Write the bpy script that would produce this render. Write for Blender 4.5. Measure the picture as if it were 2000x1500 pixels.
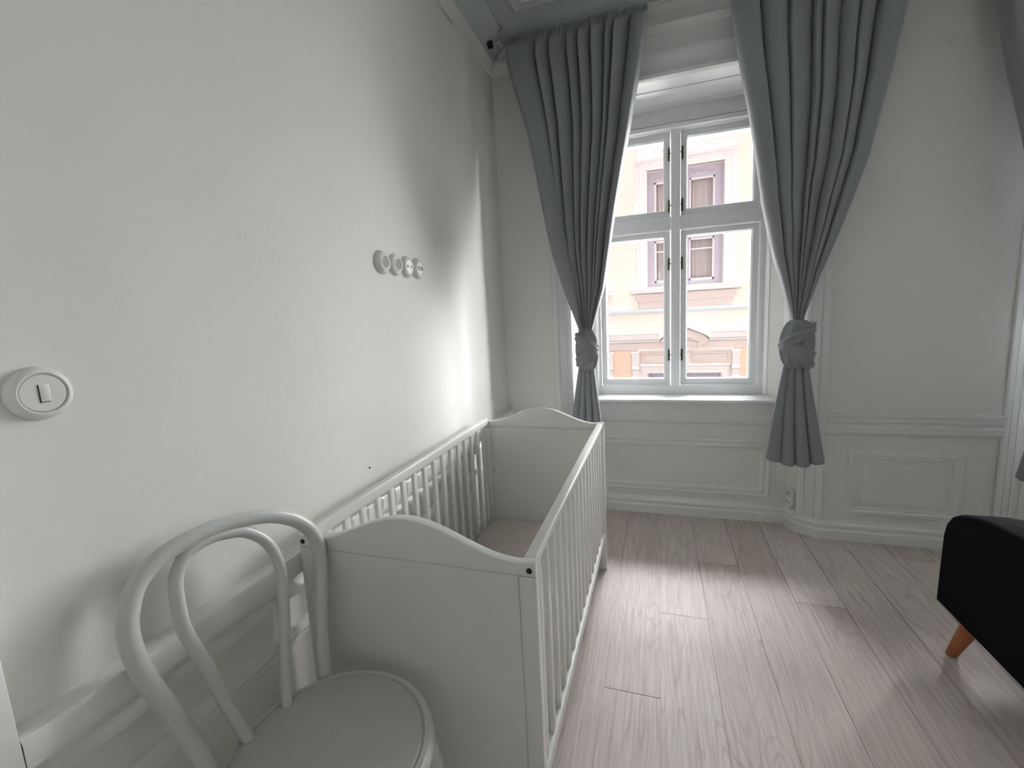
import bpy, bmesh, math, random
from mathutils import Vector, Matrix, noise
random.seed(7)
PI = math.pi
sc = bpy.context.scene
for o in list(bpy.data.objects): bpy.data.objects.remove(o)
C = sc.collection

# ------------------------------------------------------------------ camera
cam = bpy.data.cameras.new('camera'); camo = bpy.data.objects.new('camera', cam); C.objects.link(camo)
yaw, pit, rol = -0.31890798, 0.143569, -0.05127162
fw = Vector((math.sin(yaw)*math.cos(pit), math.cos(yaw)*math.cos(pit), -math.sin(pit)))
rt = Vector((math.cos(yaw), -math.sin(yaw), 0)); up = rt.cross(fw)
r2 = math.cos(rol)*rt + math.sin(rol)*up; u2 = -math.sin(rol)*rt + math.cos(rol)*up
m = Matrix((r2, u2, -fw)).transposed().to_4x4(); m.translation = Vector((0, 0, 1.3))
camo.matrix_world = m
cam.sensor_width = 36; cam.sensor_fit = 'HORIZONTAL'; cam.lens = 0.87249868*1000/2000*36
cam.clip_start = 0.02; cam.clip_end = 200
sc.camera = camo

# ------------------------------------------------------------------ world + daylight + added fill + exposure
w = bpy.data.worlds.new('overcast_sky'); sc.world = w; w.use_nodes = True
bg = w.node_tree.nodes['Background']; bg.inputs[0].default_value = (0.93, 0.96, 1.0, 1); bg.inputs[1].default_value = 0.26

def area(name, loc, target, sx, sy, power, col, spread=180):
    l = bpy.data.lights.new(name, 'AREA'); l.shape = 'RECTANGLE'; l.size = sx; l.size_y = sy; l.energy = power; l.color = col; l.spread = math.radians(spread)
    o = bpy.data.objects.new(name, l); C.objects.link(o); o.location = loc
    d = Vector(target) - Vector(loc); o.rotation_euler = d.to_track_quat('-Z', 'Y').to_euler()
    return o
area('street_fill_right', (3.9, 7.3, 2.7), (-0.3, 2.6, 1.7), 5.2, 4.8, 430, (0.99, 0.98, 0.98), 110)  # added panel standing in for sky, brightens the left wall
area('daylight_high', (0.7, 6.8, 7.9), (0.1, 3.0, 1.4), 4.8, 4.8, 420, (0.95, 0.96, 1.0), 90)
area('street_fill_low', (0.4, 4.5, -0.5), (0.1, 3.0, 2.3), 3.0, 1.2, 110, (1.0, 0.98, 0.96), 120)  # added panel below the sill, stands in for street bounce onto the soffit
area('daylight_second_window', (2.45, 3.56, 1.65), (0.9, 1.3, 1.3), 1.3, 1.8, 62, (0.97, 0.98, 1.0), 180)

sc.view_settings.view_transform = 'Standard'; sc.view_settings.look = 'None'
sc.view_settings.gamma = 1; sc.view_settings.use_curve_mapping = False
sc.view_settings.exposure = 1.98

# ------------------------------------------------------------------ materials
def s2l(c):
    return tuple(((x/255)/12.92 if x/255 <= .04045 else ((x/255+.055)/1.055)**2.4) for x in c)
def mat(name, rgb, rough=.5, noise_amt=0.0, nscale=30, bump=0.0, bscale=60, metal=0, sheen=0, spec=.5, stretch=None):
    mt = bpy.data.materials.new(name); mt.use_nodes = True; nt = mt.node_tree; N = nt.nodes; Lk = nt.links
    b = N['Principled BSDF']; c = s2l(rgb)
    b.inputs['Roughness'].default_value = rough; b.inputs['Metallic'].default_value = metal
    b.inputs['Specular IOR Level'].default_value = spec
    if sheen:
        b.inputs['Sheen Weight'].default_value = sheen; b.inputs['Sheen Roughness'].default_value = .4
    tc = N.new('ShaderNodeTexCoord'); mp = N.new('ShaderNodeMapping'); Lk.new(tc.outputs['Object'], mp.inputs[0])
    if stretch: mp.inputs['Scale'].default_value = stretch
    n = N.new('ShaderNodeTexNoise'); n.inputs['Scale'].default_value = nscale; n.inputs['Detail'].default_value = 4
    Lk.new(mp.outputs[0], n.inputs[0])
    mx = N.new('ShaderNodeMixRGB'); a = max(noise_amt, .015)
    mx.inputs[1].default_value = tuple(x*(1-a) for x in c)+(1,); mx.inputs[2].default_value = tuple(min(1, x*(1+a)) for x in c)+(1,)
    Lk.new(n.outputs['Fac'], mx.inputs[0]); Lk.new(mx.outputs[0], b.inputs['Base Color'])
    if bump:
        n2 = N.new('ShaderNodeTexNoise'); n2.inputs['Scale'].default_value = bscale; n2.inputs['Detail'].default_value = 3
        Lk.new(mp.outputs[0], n2.inputs[0])
        bp = N.new('ShaderNodeBump'); bp.inputs['Strength'].default_value = bump; bp.inputs['Distance'].default_value = .004
        Lk.new(n2.outputs['Fac'], bp.inputs['Height']); Lk.new(bp.outputs[0], b.inputs['Normal'])
    return mt
M = {}
M['wall'] = mat('wall_paint', (234, 232, 228), .6, .02, 3, .25, 25, spec=.3)
M['trim'] = mat('trim_paint', (234, 235, 233), .35, .015, 6, .12, 40)
M['ceil'] = mat('ceiling_paint', (205, 214, 214), .8, .03, 4, .1, 20, spec=.2)
M['sillw'] = mat('window_paint', (247, 248, 249), .3, .01, 6, .06, 40)
M['crib'] = mat('crib_paint', (226, 226, 222), .38, .01, 10)
M['cribbase'] = mat('crib_base_board', (214, 203, 195), .6, .04, 12)
M['black'] = mat('black_plastic', (14, 14, 15), .4)
M['chair'] = mat('chair_paint', (206, 208, 205), .3, .02, 8, .08, 30)
M['seat'] = mat('chair_seat_paint', (190, 190, 184), .5, .02, 10, .15, 60)
M['curtain'] = mat('grey_curtain_fabric', (142, 145, 150), .62, .04, 60, .15, 500, sheen=.35, spec=.3)
M['sofa'] = mat('black_sofa_fabric', (19, 19, 24), 1.0, .15, 200, .4, 700, spec=.08)
M['legwood'] = mat('orange_beech_wood', (176, 104, 66), .4, .15, 25, stretch=(1, 1, .15))
M['plastic'] = mat('white_switch_plastic', (232, 230, 226), .3)
M['greyface'] = mat('grey_recess_plastic', (120, 118, 112), .5, .1, 90)
M['steel'] = mat('brushed_steel', (190, 190, 188), .35, metal=.9)
M['brass'] = mat('worn_dark_brass', (92, 88, 66), .45, .3, 60, metal=.7)
M['fac'] = mat('peach_facade_plaster', (250, 240, 230), .9, .05, 1.6, .2, 20, spec=.1)
M['facpanel'] = mat('apricot_facade_plaster', (248, 224, 202), .9, .07, 2.5, .2, 20, spec=.1)
M['stucco'] = mat('pale_stucco', (246, 244, 244), .9, .04, 5, .3, 25, spec=.1)
M['stone'] = mat('greige_stone', (228, 218, 213), .9, .08, 9, .3, 25, spec=.1, stretch=(1, 1, 5))
M['course'] = mat('pale_blue_metal_flashing', (214, 226, 232), .5, .04, 10)
M['lavender'] = mat('lavender_window_paint', (198, 197, 214), .6, .1, 25)
M['lace'] = mat('net_curtain_cloth', (222, 216, 220), .9, .12, 30, stretch=(6, 1, .3))
M['darkskin'] = mat('dark_outer_skin', (92, 74, 66), .95, .15, 14)  # tone invented dark so the unseen outer skin reflects little light
M['street'] = mat('street_asphalt', (88, 88, 90), .9, .1, 4)
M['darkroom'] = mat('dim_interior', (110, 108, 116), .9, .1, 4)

def glass_mat():
    mt = bpy.data.materials.new('window_glass'); mt.use_nodes = True; nt = mt.node_tree; N = nt.nodes; Lk = nt.links
    N.remove(N['Principled BSDF']); out = N['Material Output']
    t = N.new('ShaderNodeBsdfTransparent'); t.inputs[0].default_value = (.96, .97, .97, 1)
    g = N.new('ShaderNodeBsdfGlossy'); g.inputs['Roughness'].default_value = .02
    f = N.new('ShaderNodeFresnel'); f.inputs[0].default_value = 1.25
    mx = N.new('ShaderNodeMixShader'); Lk.new(f.outputs[0], mx.inputs[0]); Lk.new(t.outputs[0], mx.inputs[1]); Lk.new(g.outputs[0], mx.inputs[2])
    Lk.new(mx.outputs[0], out.inputs[0]); return mt
M['glass'] = glass_mat()

def floor_mat():
    mt = bpy.data.materials.new('whitewashed_oak_planks'); mt.use_nodes = True; nt = mt.node_tree; N = nt.nodes; Lk = nt.links
    b = N['Principled BSDF']; b.inputs['Roughness'].default_value = .48; b.inputs['Specular IOR Level'].default_value = .38
    at = N.new('ShaderNodeAttribute'); at.attribute_name = 'pid'
    tc = N.new('ShaderNodeTexCoord'); cmb = N.new('ShaderNodeVectorMath'); cmb.operation = 'MULTIPLY_ADD'
    Lk.new(at.outputs['Vector'], cmb.inputs[0]); cmb.inputs[1].default_value = (17.3, 31.7, 0); Lk.new(tc.outputs['Object'], cmb.inputs[2])
    # fine pores stretched along the plank
    mp = N.new('ShaderNodeMapping'); mp.inputs['Scale'].default_value = (60, 2.2, 1); Lk.new(cmb.outputs[0], mp.inputs[0])
    n1 = N.new('ShaderNodeTexNoise'); n1.inputs['Scale'].default_value = 1.6; n1.inputs['Detail'].default_value = 6; n1.inputs['Roughness'].default_value = .65; Lk.new(mp.outputs[0], n1.inputs[0])
    # cathedral grain: contour lines of a stretched low noise
    mp2 = N.new('ShaderNodeMapping'); mp2.inputs['Scale'].default_value = (6.0, .62, 1); Lk.new(cmb.outputs[0], mp2.inputs[0])
    n2 = N.new('ShaderNodeTexNoise'); n2.inputs['Scale'].default_value = 1.0; n2.inputs['Detail'].default_value = 2.2; n2.inputs['Distortion'].default_value = .35; Lk.new(mp2.outputs[0], n2.inputs[0])
    mu = N.new('ShaderNodeMath'); mu.operation = 'MULTIPLY'; mu.inputs[1].default_value = 22; Lk.new(n2.outputs['Fac'], mu.inputs[0])
    fr = N.new('ShaderNodeMath'); fr.operation = 'FRACT'; Lk.new(mu.outputs[0], fr.inputs[0])
    r1 = N.new('ShaderNodeValToRGB'); r1.color_ramp.elements[0].position = 0; r1.color_ramp.elements[0].color = (.15, .15, .15, 1)
    r1.color_ramp.elements[1].position = .28; r1.color_ramp.elements[1].color = (1, 1, 1, 1)
    e = r1.color_ramp.elements.new(.9); e.color = (1, 1, 1, 1); e = r1.color_ramp.elements.new(1.0); e.color = (.4, .4, .4, 1)
    Lk.new(fr.outputs[0], r1.inputs[0])
    # where grain lines show
    n3 = N.new('ShaderNodeTexNoise'); n3.inputs['Scale'].default_value = 2.1; n3.inputs['Detail'].default_value = 2; Lk.new(cmb.outputs[0], n3.inputs[0])
    # base tone by plank
    rb = N.new('ShaderNodeValToRGB'); rb.color_ramp.elements[0].color = s2l((208, 195, 188))+(1,); rb.color_ramp.elements[1].color = s2l((222, 211, 205))+(1,)
    sp = N.new('ShaderNodeSeparateXYZ'); Lk.new(at.outputs['Vector'], sp.inputs[0]); Lk.new(sp.outputs[0], rb.inputs[0])
    m1 = N.new('ShaderNodeMixRGB'); m1.blend_type = 'MULTIPLY'; Lk.new(rb.outputs[0], m1.inputs[1])
    rr = N.new('ShaderNodeValToRGB'); rr.color_ramp.elements[0].position = .3; rr.color_ramp.elements[0].color = (.70, .67, .65, 1); rr.color_ramp.elements[1].position = .62; rr.color_ramp.elements[1].color = (1, 1, 1, 1)
    Lk.new(n1.outputs['Fac'], rr.inputs[0]); Lk.new(rr.outputs[0], m1.inputs[2]); m1.inputs[0].default_value = .85
    m2 = N.new('ShaderNodeMixRGB'); m2.blend_type = 'MULTIPLY'; Lk.new(m1.outputs[0], m2.inputs[1])
    ln = N.new('ShaderNodeMixRGB'); ln.inputs[1].default_value = (.66, .61, .58, 1); ln.inputs[2].default_value = (1, 1, 1, 1); Lk.new(r1.outputs[0], ln.inputs[0])
    Lk.new(ln.outputs[0], m2.inputs[2])
    rm = N.new('ShaderNodeValToRGB'); rm.color_ramp.elements[0].position = .38; rm.color_ramp.elements[0].color = (.12, .12, .12, 1); rm.color_ramp.elements[1].position = .62; rm.color_ramp.elements[1].color = (.7, .7, .7, 1)
    Lk.new(n3.outputs['Fac'], rm.inputs[0]); Lk.new(rm.outputs[0], m2.inputs[0])
    # knots
    vo = N.new('ShaderNodeTexVoronoi'); vo.inputs['Scale'].default_value = 1.0
    mp3 = N.new('ShaderNodeMapping'); mp3.inputs['Scale'].default_value = (2.6, 1.7, 1); Lk.new(cmb.outputs[0], mp3.inputs[0]); Lk.new(mp3.outputs[0], vo.inputs[0])
    rk = N.new('ShaderNodeValToRGB'); rk.color_ramp.elements[0].position = .012; rk.color_ramp.elements[0].color = (.42, .40, .40, 1); rk.color_ramp.elements[1].position = .06; rk.color_ramp.elements[1].color = (1, 1, 1, 1)
    Lk.new(vo.outputs['Distance'], rk.inputs[0])
    m3 = N.new('ShaderNodeMixRGB'); m3.blend_type = 'MULTIPLY'; m3.inputs[0].default_value = .8; Lk.new(m2.outputs[0], m3.inputs[1]); Lk.new(rk.outputs[0], m3.inputs[2])
    Lk.new(m3.outputs[0], b.inputs['Base Color'])
    bp = N.new('ShaderNodeBump'); bp.inputs['Strength'].default_value = .12; bp.inputs['Distance'].default_value = .002
    Lk.new(n1.outputs['Fac'], bp.inputs['Height']); Lk.new(bp.outputs[0], b.inputs['Normal'])
    return mt
M['floor'] = floor_mat()

# ------------------------------------------------------------------ mesh helpers
class MB:
    def __init__(s): s.bm = bmesh.new()
    def box(s, x0, x1, y0, y1, z0, z1, bev=0, seg=2):
        t = bmesh.new(); bmesh.ops.create_cube(t, size=1)
        for v in t.verts: v.co = Vector(((x0+x1)/2+v.co.x*(x1-x0), (y0+y1)/2+v.co.y*(y1-y0), (z0+z1)/2+v.co.z*(z1-z0)))
        if bev: bmesh.ops.bevel(t, geom=list(t.edges), offset=bev, segments=seg, affect='EDGES', profile=.5)
        s.join(t); return s
    def join(s, t):
        me = bpy.data.meshes.new('tmp'); t.to_mesh(me); t.free(); s.bm.from_mesh(me); bpy.data.meshes.remove(me)
    def prism(s, pts, axis, a0, a1, bev=0, seg=2):
        """pts: 2d outline in the two other axes (in xyz order), extruded along axis"""
        t = bmesh.new()
        def mk(p, a):
            if axis == 0: return (a, p[0], p[1])
            if axis == 1: return (p[0], a, p[1])
            return (p[0], p[1], a)
        A = [t.verts.new(mk(p, a0)) for p in pts]; B = [t.verts.new(mk(p, a1)) for p in pts]
        n = len(pts)
        t.faces.new(A); t.faces.new(B[::-1])
        for i in range(n): t.faces.new((A[i], B[i], B[(i+1) % n], A[(i+1) % n]))
        bmesh.ops.recalc_face_normals(t, faces=t.faces)
        if bev:
            es = [e for e in t.edges if (e.verts[0] in A and e.verts[1] in A) or (e.verts[0] in B and e.verts[1] in B)]
            bmesh.ops.bevel(t, geom=es, offset=bev, segments=seg, affect='EDGES', profile=.5)
        s.join(t); return s
    def tube(s, pts, rad, n=12, closed=False, cap=True, flat=1.0):
        pts = [Vector(p) for p in pts]; k = len(pts); rings = []
        R = rad if isinstance(rad, (list, tuple)) else [rad]*k
        prev = None
        for i in range(k):
            if closed: d = pts[(i+1) % k]-pts[i-1]
            else: d = pts[min(i+1, k-1)]-pts[max(i-1, 0)]
            d.normalize()
            if prev is None:
                a = Vector((0, 0, 1)) if abs(d.z) < .9 else Vector((1, 0, 0))
                u = d.cross(a).normalized()
            else:
                u = (prev - d*prev.dot(d)).normalized()
            prev = u; v = d.cross(u)
            rings.append([s.bm.verts.new(pts[i]+(u*math.cos(2*PI*j/n)+v*flat*math.sin(2*PI*j/n))*R[i]) for j in range(n)])
        for i in range(k if closed else k-1):
            a, b = rings[i], rings[(i+1) % k]
            for j in range(n): s.bm.faces.new((a[j], a[(j+1) % n], b[(j+1) % n], b[j]))
        if cap and not closed: s.bm.faces.new(rings[0][::-1]); s.bm.faces.new(rings[-1])
        return s
    def lathe(s, prof, center, axis='z', n=40):
        """prof: list (r, h); axis direction of h"""
        c = Vector(center); rings = []
        for r, h in prof:
            ring = []
            for j in range(n):
                a = 2*PI*j/n; p, q = r*math.cos(a), r*math.sin(a)
                if axis == 'z': v = Vector((p, q, h))
                elif axis == 'x': v = Vector((h, p, q))
                else: v = Vector((q, h, p))
                ring.append(s.bm.verts.new(c+v))
            rings.append(ring)
        for a, b in zip(rings, rings[1:]):
            for j in range(n): s.bm.faces.new((a[j], a[(j+1) % n], b[(j+1) % n], b[j]))
        s.bm.faces.new(rings[0][::-1]); s.bm.faces.new(rings[-1]); return s
    def sweep(s, path, prof, closed=False):
        """moulding: plan path (x,y), prof (out,z) ; out = to the right of the path direction"""
        k = len(path); rings = []
        P = [Vector((p[0], p[1])) for p in path]
        def nrm(a, b):
            d = (b-a).normalized(); return Vector((d.y, -d.x))
        for i in range(k):
            if i == 0: mN = nrm(P[0], P[1])
            elif i == k-1: mN = nrm(P[-2], P[-1])
            else:
                a, b = nrm(P[i-1], P[i]), nrm(P[i], P[i+1]); mN = (a+b).normalized(); mN = mN/max(.3, mN.dot(a))
            rings.append([s.bm.verts.new((P[i].x+mN.x*o, P[i].y+mN.y*o, z)) for o, z in prof])
        n = len(prof)
        for a, b in zip(rings, rings[1:]):
            for j in range(n): s.bm.faces.new((a[j], a[(j+1) % n], b[(j+1) % n], b[j]))
        s.bm.faces.new(rings[0][::-1]); s.bm.faces.new(rings[-1]); return s
    def ring(s, org, U, V, N, u0, u1, v0, v1, prof):
        """rectangular moulding on a plane; prof (inset, out)"""
        org, U, V, N = map(Vector, (org, U, V, N)); rings = []
        for ins, out in prof:
            cs = ((u0+ins, v0+ins), (u1-ins, v0+ins), (u1-ins, v1-ins), (u0+ins, v1-ins))
            rings.append([s.bm.verts.new(org+U*a+V*b+N*out) for a, b in cs])
        for a, b in zip(rings, rings[1:]):
            for j in range(4): s.bm.faces.new((a[j], a[(j+1) % 4], b[(j+1) % 4], b[j]))
        return s
    def grid(s, f, nu, nv):
        vs = [[s.bm.verts.new(f(i/(nu-1), j/(nv-1))) for i in range(nu)] for j in range(nv)]
        for j in range(nv-1):
            for i in range(nu-1): s.bm.faces.new((vs[j][i], vs[j][i+1], vs[j+1][i+1], vs[j+1][i]))
        return s
    def build(s, name, m, parent=None, origin=(0, 0, 0), smooth=True, ang=35, solid=0, fixn=True):
        if fixn: bmesh.ops.recalc_face_normals(s.bm, faces=s.bm.faces)
        me = bpy.data.meshes.new(name); org = Vector(origin)
        for v in s.bm.verts: v.co -= org
        s.bm.to_mesh(me); s.bm.free(); me.materials.append(m)
        if smooth:
            for p in me.polygons: p.use_smooth = True
            me.set_sharp_from_angle(angle=math.radians(ang))
        o = bpy.data.objects.new(name, me); C.objects.link(o)
        if parent: o.parent = parent
        else: o.location = org
        if solid:
            md = o.modifiers.new('thickness', 'SOLIDIFY'); md.thickness = solid; md.offset = 0
        return o
def tag(o, label, cat, group=None):
    o['label'] = label; o['category'] = cat
    if group: o['group'] = group
    return o
def thing(name, loc, label, cat, group=None):
    o = bpy.data.objects.new(name, None); C.objects.link(o); o.location = loc; o.empty_display_size = .1
    return tag(o, label, cat, group)
def structo(o): o['kind'] = 'structure'; return o
def lerp(a, b, t): return a+(b-a)*t
def interp(tab, z):
    tab = sorted(tab)
    if z <= tab[0][0]: return tab[0][1]
    for (a, va), (b, vb) in zip(tab, tab[1:]):
        if z <= b: return lerp(va, vb, (z-a)/(b-a))
    return tab[-1][1]
def smooth_path(pts, n):
    P = [Vector(p) for p in pts]; out = []
    k = len(P)
    for i in range(k-1):
        p0, p1, p2, p3 = P[max(i-1, 0)], P[i], P[i+1], P[min(i+2, k-1)]
        for j in range(n):
            t = j/n
            out.append(.5*((2*p1)+(-p0+p2)*t+(2*p0-5*p1+4*p2-p3)*t*t+(-p0+3*p1-3*p2+p3)*t**3))
    out.append(P[-1]); return out

# ------------------------------------------------------------------ room shell
XL, XR, YB, YW, YG, ZC = -0.94, 3.7, -2.4, 2.765, 3.12, 2.90
CX = [0.12, 2.345]                   # centres of the two window niches
YO = 3.42                            # outside face
# floor: one mesh of planks
fb = bmesh.new(); lay = fb.verts.layers.float_vector.new('pid')
joints = {0: 1.883, -1: 1.42, 1: 2.348, 3: 2.095, 2: .62, 4: .45, 5: .68, 6: .30, 7: .85, 8: .5}
k0 = int(math.floor((XL-.006)/.19)); k1 = int(math.ceil((XR-.006)/.19))
for k in range(k0, k1):
    xa, xb = .006+.19*k, .006+.19*(k+1); xa = max(xa, XL-.05); xb = min(xb, XR+.05)
    rnd = random.Random(k*13+5); L0 = 1.9
    y = joints.get(k, rnd.uniform(.3, 2.2) if k not in (2,) else .55)
    ys = []
    yy = y
    while yy > YB: ys.append(yy); yy -= rnd.uniform(1.75, 1.95)
    ys = sorted(ys); yy = y+2.3
    while yy < 3.0: ys.append(yy); yy += 2.3
    ys = [YB-.1]+ys+[3.0]
    for a, b_ in zip(ys, ys[1:]):
        pid = Vector((rnd.random(), rnd.random(), 0)); t = bmesh.new(); g = .0016
        vs = []
        for (px, py, pz) in ((xa+g, a+g, 0), (xb-g, a+g, 0), (xb-g, b_-g, 0), (xa+g, b_-g, 0)): vs.append(fb.verts.new((px, py, pz)))
        lo = [fb.verts.new((v.co.x, v.co.y, -.006)) for v in vs]
        for v in vs+lo: v[lay] = pid
        fb.faces.new(vs)
        for i in range(4): fb.faces.new((vs[i], lo[i], lo[(i+1) % 4], vs[(i+1) % 4]))
        t.free()
mb = MB(); mb.bm.free(); mb.bm = fb
mb.box(XL-.05, XR+.05, YB-.1, 3.0, -.12, -.0035)
structo(mb.build('floor', M['floor'], smooth=False))

# left wall with the softly swelling corner, swept in plan
prof = [(XL, YB)]
for i in range(41):
    y = 2.0+i*.74/40
    prof.append((XL+.013*math.exp(-((y-2.36)/.09)**2)-.006*math.exp(-((y-2.18)/.07)**2), y))
prof += [(XL+.0, YW+.02), (XL-.2, YW+.02), (XL-.2, YB)]
mb = MB(); mb.prism(prof, 2, 0, ZC+.05)
structo(mb.build('wall_left', M['wall'], ang=40))
# window wall: piers and headers
HW = .724                            # half width of niche at wall face
zs = 2.56
mb = MB()
T = [(-1.14, CX[0]-HW), (CX[0]+HW, CX[1]-HW), (CX[1]+HW, XR+.2)]
for a, b_ in T: mb.box(a, b_, YW, YO, 0, ZC+.05)
for c in CX:
    mb.box(c-HW, c+HW, YW, YO, zs, ZC+.05)
    mb.box(c-HW, c+HW, 2.925, YO, 0, .735)            # parapet under the window
    for sgn in (-1, 1):                              # splayed jamb body
        x = lambda d: c+sgn*d
        pts = [(x(HW), YW), (x(.640), 2.817), (x(.607), 2.925), (x(.500), YG-.03), (x(.500), YO), (x(HW), YO)]
        mb.prism(pts, 2, 0, zs+.01)
structo(mb.build('wall_window', M['wall'], smooth=False))
mb = MB()
for a, b_ in [(-1.6, CX[0]-.50), (CX[0]+.50, CX[1]-.50), (CX[1]+.50, XR+.6)]: mb.box(a, b_, YO, YO+.03, -4.2, 9)
for c in CX: mb.box(c-.50, c+.50, YO, YO+.03, -4.2, .70); mb.box(c-.50, c+.50, YO, YO+.03, 2.50, 9)
structo(mb.build('wall_dark_skin', M['darkskin'], smooth=False))  # unseen skin added to keep bounced light off the facade opposite
structo(MB().box(XR, XR+.2, YB-.2, YO, 0, ZC+.05).build('wall_right', M['wall'], smooth=False))
structo(MB().box(XL-.2, XR+.2, YB-.2, YB, 0, ZC+.05).build('wall_back', M['wall'], smooth=False))
# ceiling with a stucco band
mb = MB().box(XL-.2, XR+.2, YB-.2, YO, ZC, ZC+.2)
for yy in (2.50,):
    mb.sweep([(-.72, YB+.3), (-.72, yy), (XR-.3, yy)], [(0, ZC+.001), (0, ZC-.012), (.02, ZC-.02), (.045, ZC-.012), (.06, ZC-.016), (.075, ZC+.001)])
structo(mb.build('ceiling', M['ceil']))
# crown moulding
CR = [(0, 2.735), (.012, 2.738), (.014, 2.752), (.026, 2.765), (.034, 2.785), (.034, 2.80), (.028, 2.812), (.0, 2.812)]
cove = [(-.02, 2.805), (.028, 2.806), (.036, 2.835), (.055, 2.862), (.085, 2.882), (.12, 2.892), (.12, 2.93), (-.02, 2.93)]
mb = MB(); mb.sweep([(XL, YB), (XL, YW), (CX[0]-HW-.005, YW)], CR)
mb.sweep([(CX[0]+HW+.02, YW), (CX[1]-HW-.02, YW)], CR)
structo(mb.build('trim_1', M['trim']))
mb = MB(); mb.sweep([(XL, YB), (XL, YW+.3)], cove)
structo(mb.build('trim_2', M['ceil']))

# baseboards
BB = [(0, 0), (.022, 0), (.022, .052), (.016, .058), (.014, .068), (.019, .076), (.017, .088), (.008, .098), (.004, .112), (0, .112)]
def niche_plan(c, s=1):
    return [(c-s*.607, 2.925), (c-s*.640, 2.817), (c-s*HW, YW)]
mb = MB(); mb.sweep([(XL, .35), (XL, YW)] + [(CX[0]-HW, YW), (CX[0]-.640, 2.817), (CX[0]-.607, 2.925), (CX[0]+.607, 2.925), (CX[0]+.640, 2.817), (CX[0]+HW, YW)]
         + [(CX[1]-HW, YW), (CX[1]-.640, 2.817), (CX[1]-.607, 2.925), (CX[1]+.607, 2.925), (CX[1]+.640, 2.817), (CX[1]+HW, YW), (XR, YW)], BB)
structo(mb.build('baseboard_window', M['trim'], ang=22))

# side casings (from the floor to the head) + head casing, one trim object per window
def casing(c, idx):
    mb = MB()
    for s in (-1, 1):
        x = lambda d: c+s*d
        path = [(x(HW+.012), YW), (x(.640), 2.817), (x(.612), 2.915)]
        if s == 1: path = path[::-1]
        # three vertical beads on the chamfer
        A, B = Vector((x(HW+.01), YW)), Vector((x(.640), 2.817))
        d = (B-A); nrm = Vector((-d.y, d.x)).normalized()
        if nrm.y > 0: nrm = -nrm
        def strip(t0, t1, h0, h1):
            p0, p1 = A+d*t0, A+d*t1
            q = [p0, p0+nrm*h0, p1+nrm*h1, p1]
            mb.prism([(v.x, v.y) for v in q], 2, .11, zs+.02)
        strip(-.10, .16, .010, .014); strip(.16, .26, .008, .006); strip(.26, .38, .011, .011)
        strip(.38, .72, .004, .004); strip(.72, .86, .010, .010); strip(.86, 1.02, .012, .006)
    # head casing: stepped band across the niche
    H = [(0, zs-.01), (.014, zs-.01), (.016, zs+.008), (.010, zs+.018), (.010, zs+.075), (.016, zs+.085), (.016, zs+.118), (.010, zs+.128), (.010, zs+.205), (.026, zs+.214), (.032, zs+.235), (.014, zs+.245), (.012, zs+.300), (.038, zs+.318), (.042, zs+.335), (0, zs+.338)]
    mb.sweep([(c-HW-.012, YW), (c+HW+.012, YW)], H)
    structo(mb.build('trim_%d' % idx, M['trim']))
casing(CX[0], 3); casing(CX[1], 4)

# pier wainscot: dado cap + panel
DC = [(0, .600), (.008, .604), (.012, .612), (.018, .618), (.018, .648), (.008, .655), (.010, .668), (.020, .676), (.022, .700), (.030, .708), (.030, .720), (0, .722)]
PM = [(0, 0), (.003, .007), (.012, .011), (.022, .011), (.030, .004), (.040, .006), (.044, 0)]
def pier(x0, x1, idx, panel=None):
    mb = MB(); mb.sweep([(x0, YW), (x1, YW)], [(o, z-.006) for o, z in DC])
    if panel:
        mb.ring((0, YW, 0), (1, 0, 0), (0, 0, 1), (0, -1, 0), panel[0], panel[1], panel[2], panel[3], PM)
        mb.box(panel[0]+.07, panel[1]-.07, YW-.004, YW, panel[2]+.07, panel[3]-.07, .002, 1)
    structo(mb.build('trim_%d' % idx, M['trim']))
pier(XL, CX[0]-HW-.012, 5, None)
pier(CX[0]+HW+.014, CX[1]-HW-.014, 6, (.975, 1.475, .150, .510))

# left wall dado with a deep top ledge, then panels
LD = [(0, .596), (.010, .600), (.022, .606), (.022, .620), (.012, .632), (.012, .650), (.034, .664), (.044, .668), (.046, .712), (.041, .720), (0, .722)]
mb = MB(); mb.sweep([(XL, .318), (XL, YW-.03)], LD)
for a, b_ in ((.40, 1.42), (1.56, 2.62)):
    mb.ring((XL, 0, 0), (0, 1, 0), (0, 0, 1), (1, 0, 0), a, b_, .15, .516, [(0, 0), (.003, .008), (.014, .012), (.030, .012), (.040, .004), (.052, .006), (.058, 0)])
structo(mb.build('trim_7', M['trim']))
# door casing at the near end of the left wall
mb = MB(); mb.box(XL, XL+.047, .19, .317, 0, 2.3, .004); mb.box(XL, XL+.052, .19, .22, 0, 2.3, .004); mb.box(XL, XL+.050, -.85, .317, 2.3, 2.42, .004)
mb.box(XL, XL+.026, -.80, -.66, 0, 2.2, .003)
structo(mb.build('trim_8', M['trim']))
d = structo(MB().box(XL-.01, XL+.010, -.66, .19, 0, 2.2, .003).build('door_1', M['trim']))
MB().tube([(XL+.01, -.58, 1.02), (XL+.06, -.58, 1.02), (XL+.06, -.46, 1.02)], .009).build('door_handle', M['steel'], d)
# tiny cast detail: drill hole in the plaster
tag(MB().lathe([(.0032, 0), (.0032, .002), (.002, .003)], (XL, 1.245, .823), 'x', 12).build('wall_plug', M['black']), 'tiny dark wall plug in the white plaster above the crib rail', 'wall plug')

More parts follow.
